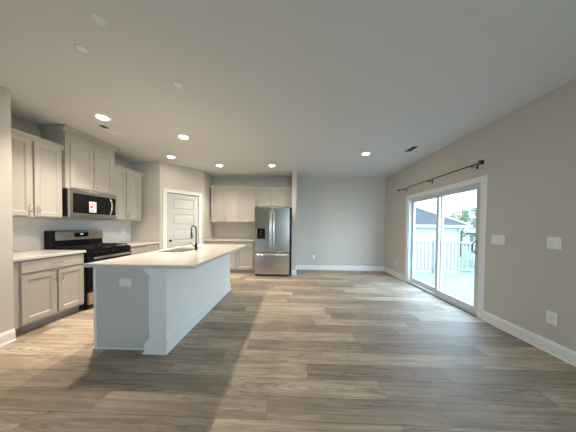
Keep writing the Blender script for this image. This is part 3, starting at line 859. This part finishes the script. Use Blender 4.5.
bal = None
for i in range(n_b):
    x_ = 0.05+(i+0.5)*(RL-0.1)/n_b
    if abs(x_-RL/2) < 0.06: continue
    if bal is None:
        bal = B(-0.016, 0.016, -0.016, 0.016, 0.116, 0.924).build('baluster', M['rail'], ra, loc=(x_, 0, 0))
    else:
        c = bal.copy(); COL.objects.link(c); c.parent = ra; c.location = (x_, 0, 0)

# neighbour house with a hip roof
h1 = thing('neighbour_house', 'white house with a blue-grey hip roof beyond the deck railing', 'house', (6.25, 13.0, GZ))
HW, HD, EV = 9.2, 9.0, 1.45-GZ
B(-HW/2, HW/2, 0, HD, 0, EV).build('wall', M['siding'], h1)
ov = 0.35; rs = (HD/2+ov)*0.63
x0, x1, y0, y1 = -HW/2-ov, HW/2+ov, -ov, HD+ov; t_ = HD/2+ov
MB().mesh([(x0, y0, EV), (x1, y0, EV), (x1, y1, EV), (x0, y1, EV), (x0+t_, y0+t_, EV+rs), (x1-t_, y0+t_, EV+rs)],
          [(0, 1, 5, 4), (1, 2, 5), (2, 3, 4, 5), (3, 0, 4), (0, 1, 2, 3)]).build('roof', M['shingle'], h1)
gu = MB(); gu.box(x0, x1, y0-0.08, y0, EV-0.13, EV+0.01); gu.box(x1, x1+0.08, y0-0.08, y1, EV-0.13, EV+0.01)
gu.build('gutter', M['vinyl'], h1)
hc = MB(); hc.tube([(x1, y0, EV+0.04), (x1-t_, y0+t_, EV+rs+0.04)], 0.07, 6); hc.build('hip_cap', M['siding'], h1)
MB().tube([(HW/2-0.06, -0.06, 0), (HW/2-0.06, -0.06, EV-0.3), (HW/2-0.06, -ov+0.02, EV-0.06)], 0.045, 8).build('downspout', M['vinyl'], h1)
for wx_ in (-2.6, 1.0):
    f = B(wx_-0.5, wx_+0.5, -0.05, -0.0005, 1.0, 2.4).build('window', M['vinyl'], h1)
    B(wx_-0.43, wx_+0.43, -0.06, -0.0505, 1.07, 2.33).build('pane', M['pane'], f)

h2 = thing('neighbour_house', 'cream house with a grey hip roof and rows of windows, farther away', 'house', (20.0, 18.0, GZ))
HW2, HD2, EV2 = 9.0, 9.6, 1.42-GZ          # local x runs away from the deck, the windowed wall faces -x
B(0, HW2, -HD2/2, HD2/2, 0, EV2).build('wall', M['cream'], h2)
x0, x1, y0, y1 = -0.4, HW2+0.4, -HD2/2-0.4, HD2/2+0.4; t2 = HW2/2+0.4
MB().mesh([(x0, y0, EV2), (x1, y0, EV2), (x1, y1, EV2), (x0, y1, EV2), (x0+t2, y0+3.0, EV2+2.9), (x0+t2, y1-1.2, EV2+2.9)],
          [(0, 1, 4), (1, 2, 5, 4), (2, 3, 5), (3, 0, 4, 5), (0, 1, 2, 3)]).build('roof', M['shingle'], h2)
pr2 = B(-0.9, -0.0005, 0.5, HD2/2+0.1, 4.22, 4.36); pr2.build('porch_roof', M['shingle'], h2)
B(-0.9, -0.0005, 0.5, HD2/2+0.1, 2.92, 3.02).build('balcony_floor', M['shingle'], h2)
for wy_, wz0, wz1 in ((4.3, 3.15, 4.05), (3.3, 3.15, 4.05), (4.45, 2.0, 2.7), (3.85, 2.0, 2.7), (3.25, 2.0, 2.7), (2.65, 2.0, 2.7),
                      (4.45, 0.35, 1.3), (3.85, 0.35, 1.3), (3.25, 0.35, 1.3), (2.65, 0.35, 1.3)):
    f = B(-0.05, -0.0005, wy_-0.24, wy_+0.24, wz0, wz1).build('window', M['siding'], h2)
    B(-0.06, -0.0505, wy_-0.19, wy_+0.19, wz0+0.06, wz1-0.06).build('pane', M['pane'], f)

def tree(label, x, y, h, r, m, n, seed, dens=1.0):
    rnd = random.Random(seed)
    t = thing('tree', label, 'tree', (x, y, GZ), 0, 'trees behind the neighbouring houses')
    tr = MB(); tr.tube([(0, 0, 0), (0.1, 0, h*0.4), (0.0, 0.1, h*0.8)], [0.22, 0.16, 0.06], 8)
    for i in range(7):
        a = rnd.uniform(0, 2*PI); z0 = h*rnd.uniform(0.35, 0.65)
        tr.tube([(0.05, 0, z0), (math.cos(a)*r*0.45, math.sin(a)*r*0.45, z0+h*0.14), (math.cos(a)*r*0.8, math.sin(a)*r*0.8, z0+h*0.24)], [0.08, 0.05, 0.02], 6)
    tr.build('trunk', M['bark'], t)
    lf = MB(); cl = []
    for i in range(26):
        a = rnd.uniform(0, 2*PI); q = rnd.random()**0.5
        zc = h*(0.42+0.52*rnd.random()); k = math.sin(PI*min(1, max(0.05, (zc/h-0.3)/0.72)))
        cl.append((math.cos(a)*r*q*k, math.sin(a)*r*q*k, zc, r*rnd.uniform(0.2, 0.36)))
    for i in range(n):
        cx_, cy_, cz_, cr2 = rnd.choice(cl)
        v = Vector((rnd.gauss(0, 1), rnd.gauss(0, 1), rnd.gauss(0, 1))).normalized()*cr2*rnd.random()**0.4
        p = Vector((cx_, cy_, cz_))+v
        u = Vector((rnd.gauss(0, 1), rnd.gauss(0, 1), rnd.gauss(0, 1))).normalized()*0.16
        w_ = u.cross(Vector((rnd.gauss(0, 1), rnd.gauss(0, 1), rnd.gauss(0, 1)))).normalized()*0.09
        lf.mesh([p-u, p+w_, p+u, p-w_], [(0, 1, 2, 3)])
    lf.build('foliage', m, t)
    return t
tree('thin pale tree rising behind the ridge of the white house', 19.0, 27.0, 9.5, 1.9, M['leaf2'], 420, 1)
tree('airy pale tree seen above the hip of the white house', 23.9, 31.0, 9.8, 2.0, M['leaf2'], 420, 2)
tree('dense green tree just right of the airy pale tree', 28.2, 33.5, 8.3, 2.3, M['leaf'], 1800, 5)
tree('low green tree filling the gap between the two roofs', 33.0, 36.5, 8.9, 2.5, M['leaf'], 1800, 3)
tree('green tree rising behind the cream house', 38.0, 39.5, 9.1, 2.6, M['leaf'], 1800, 4)
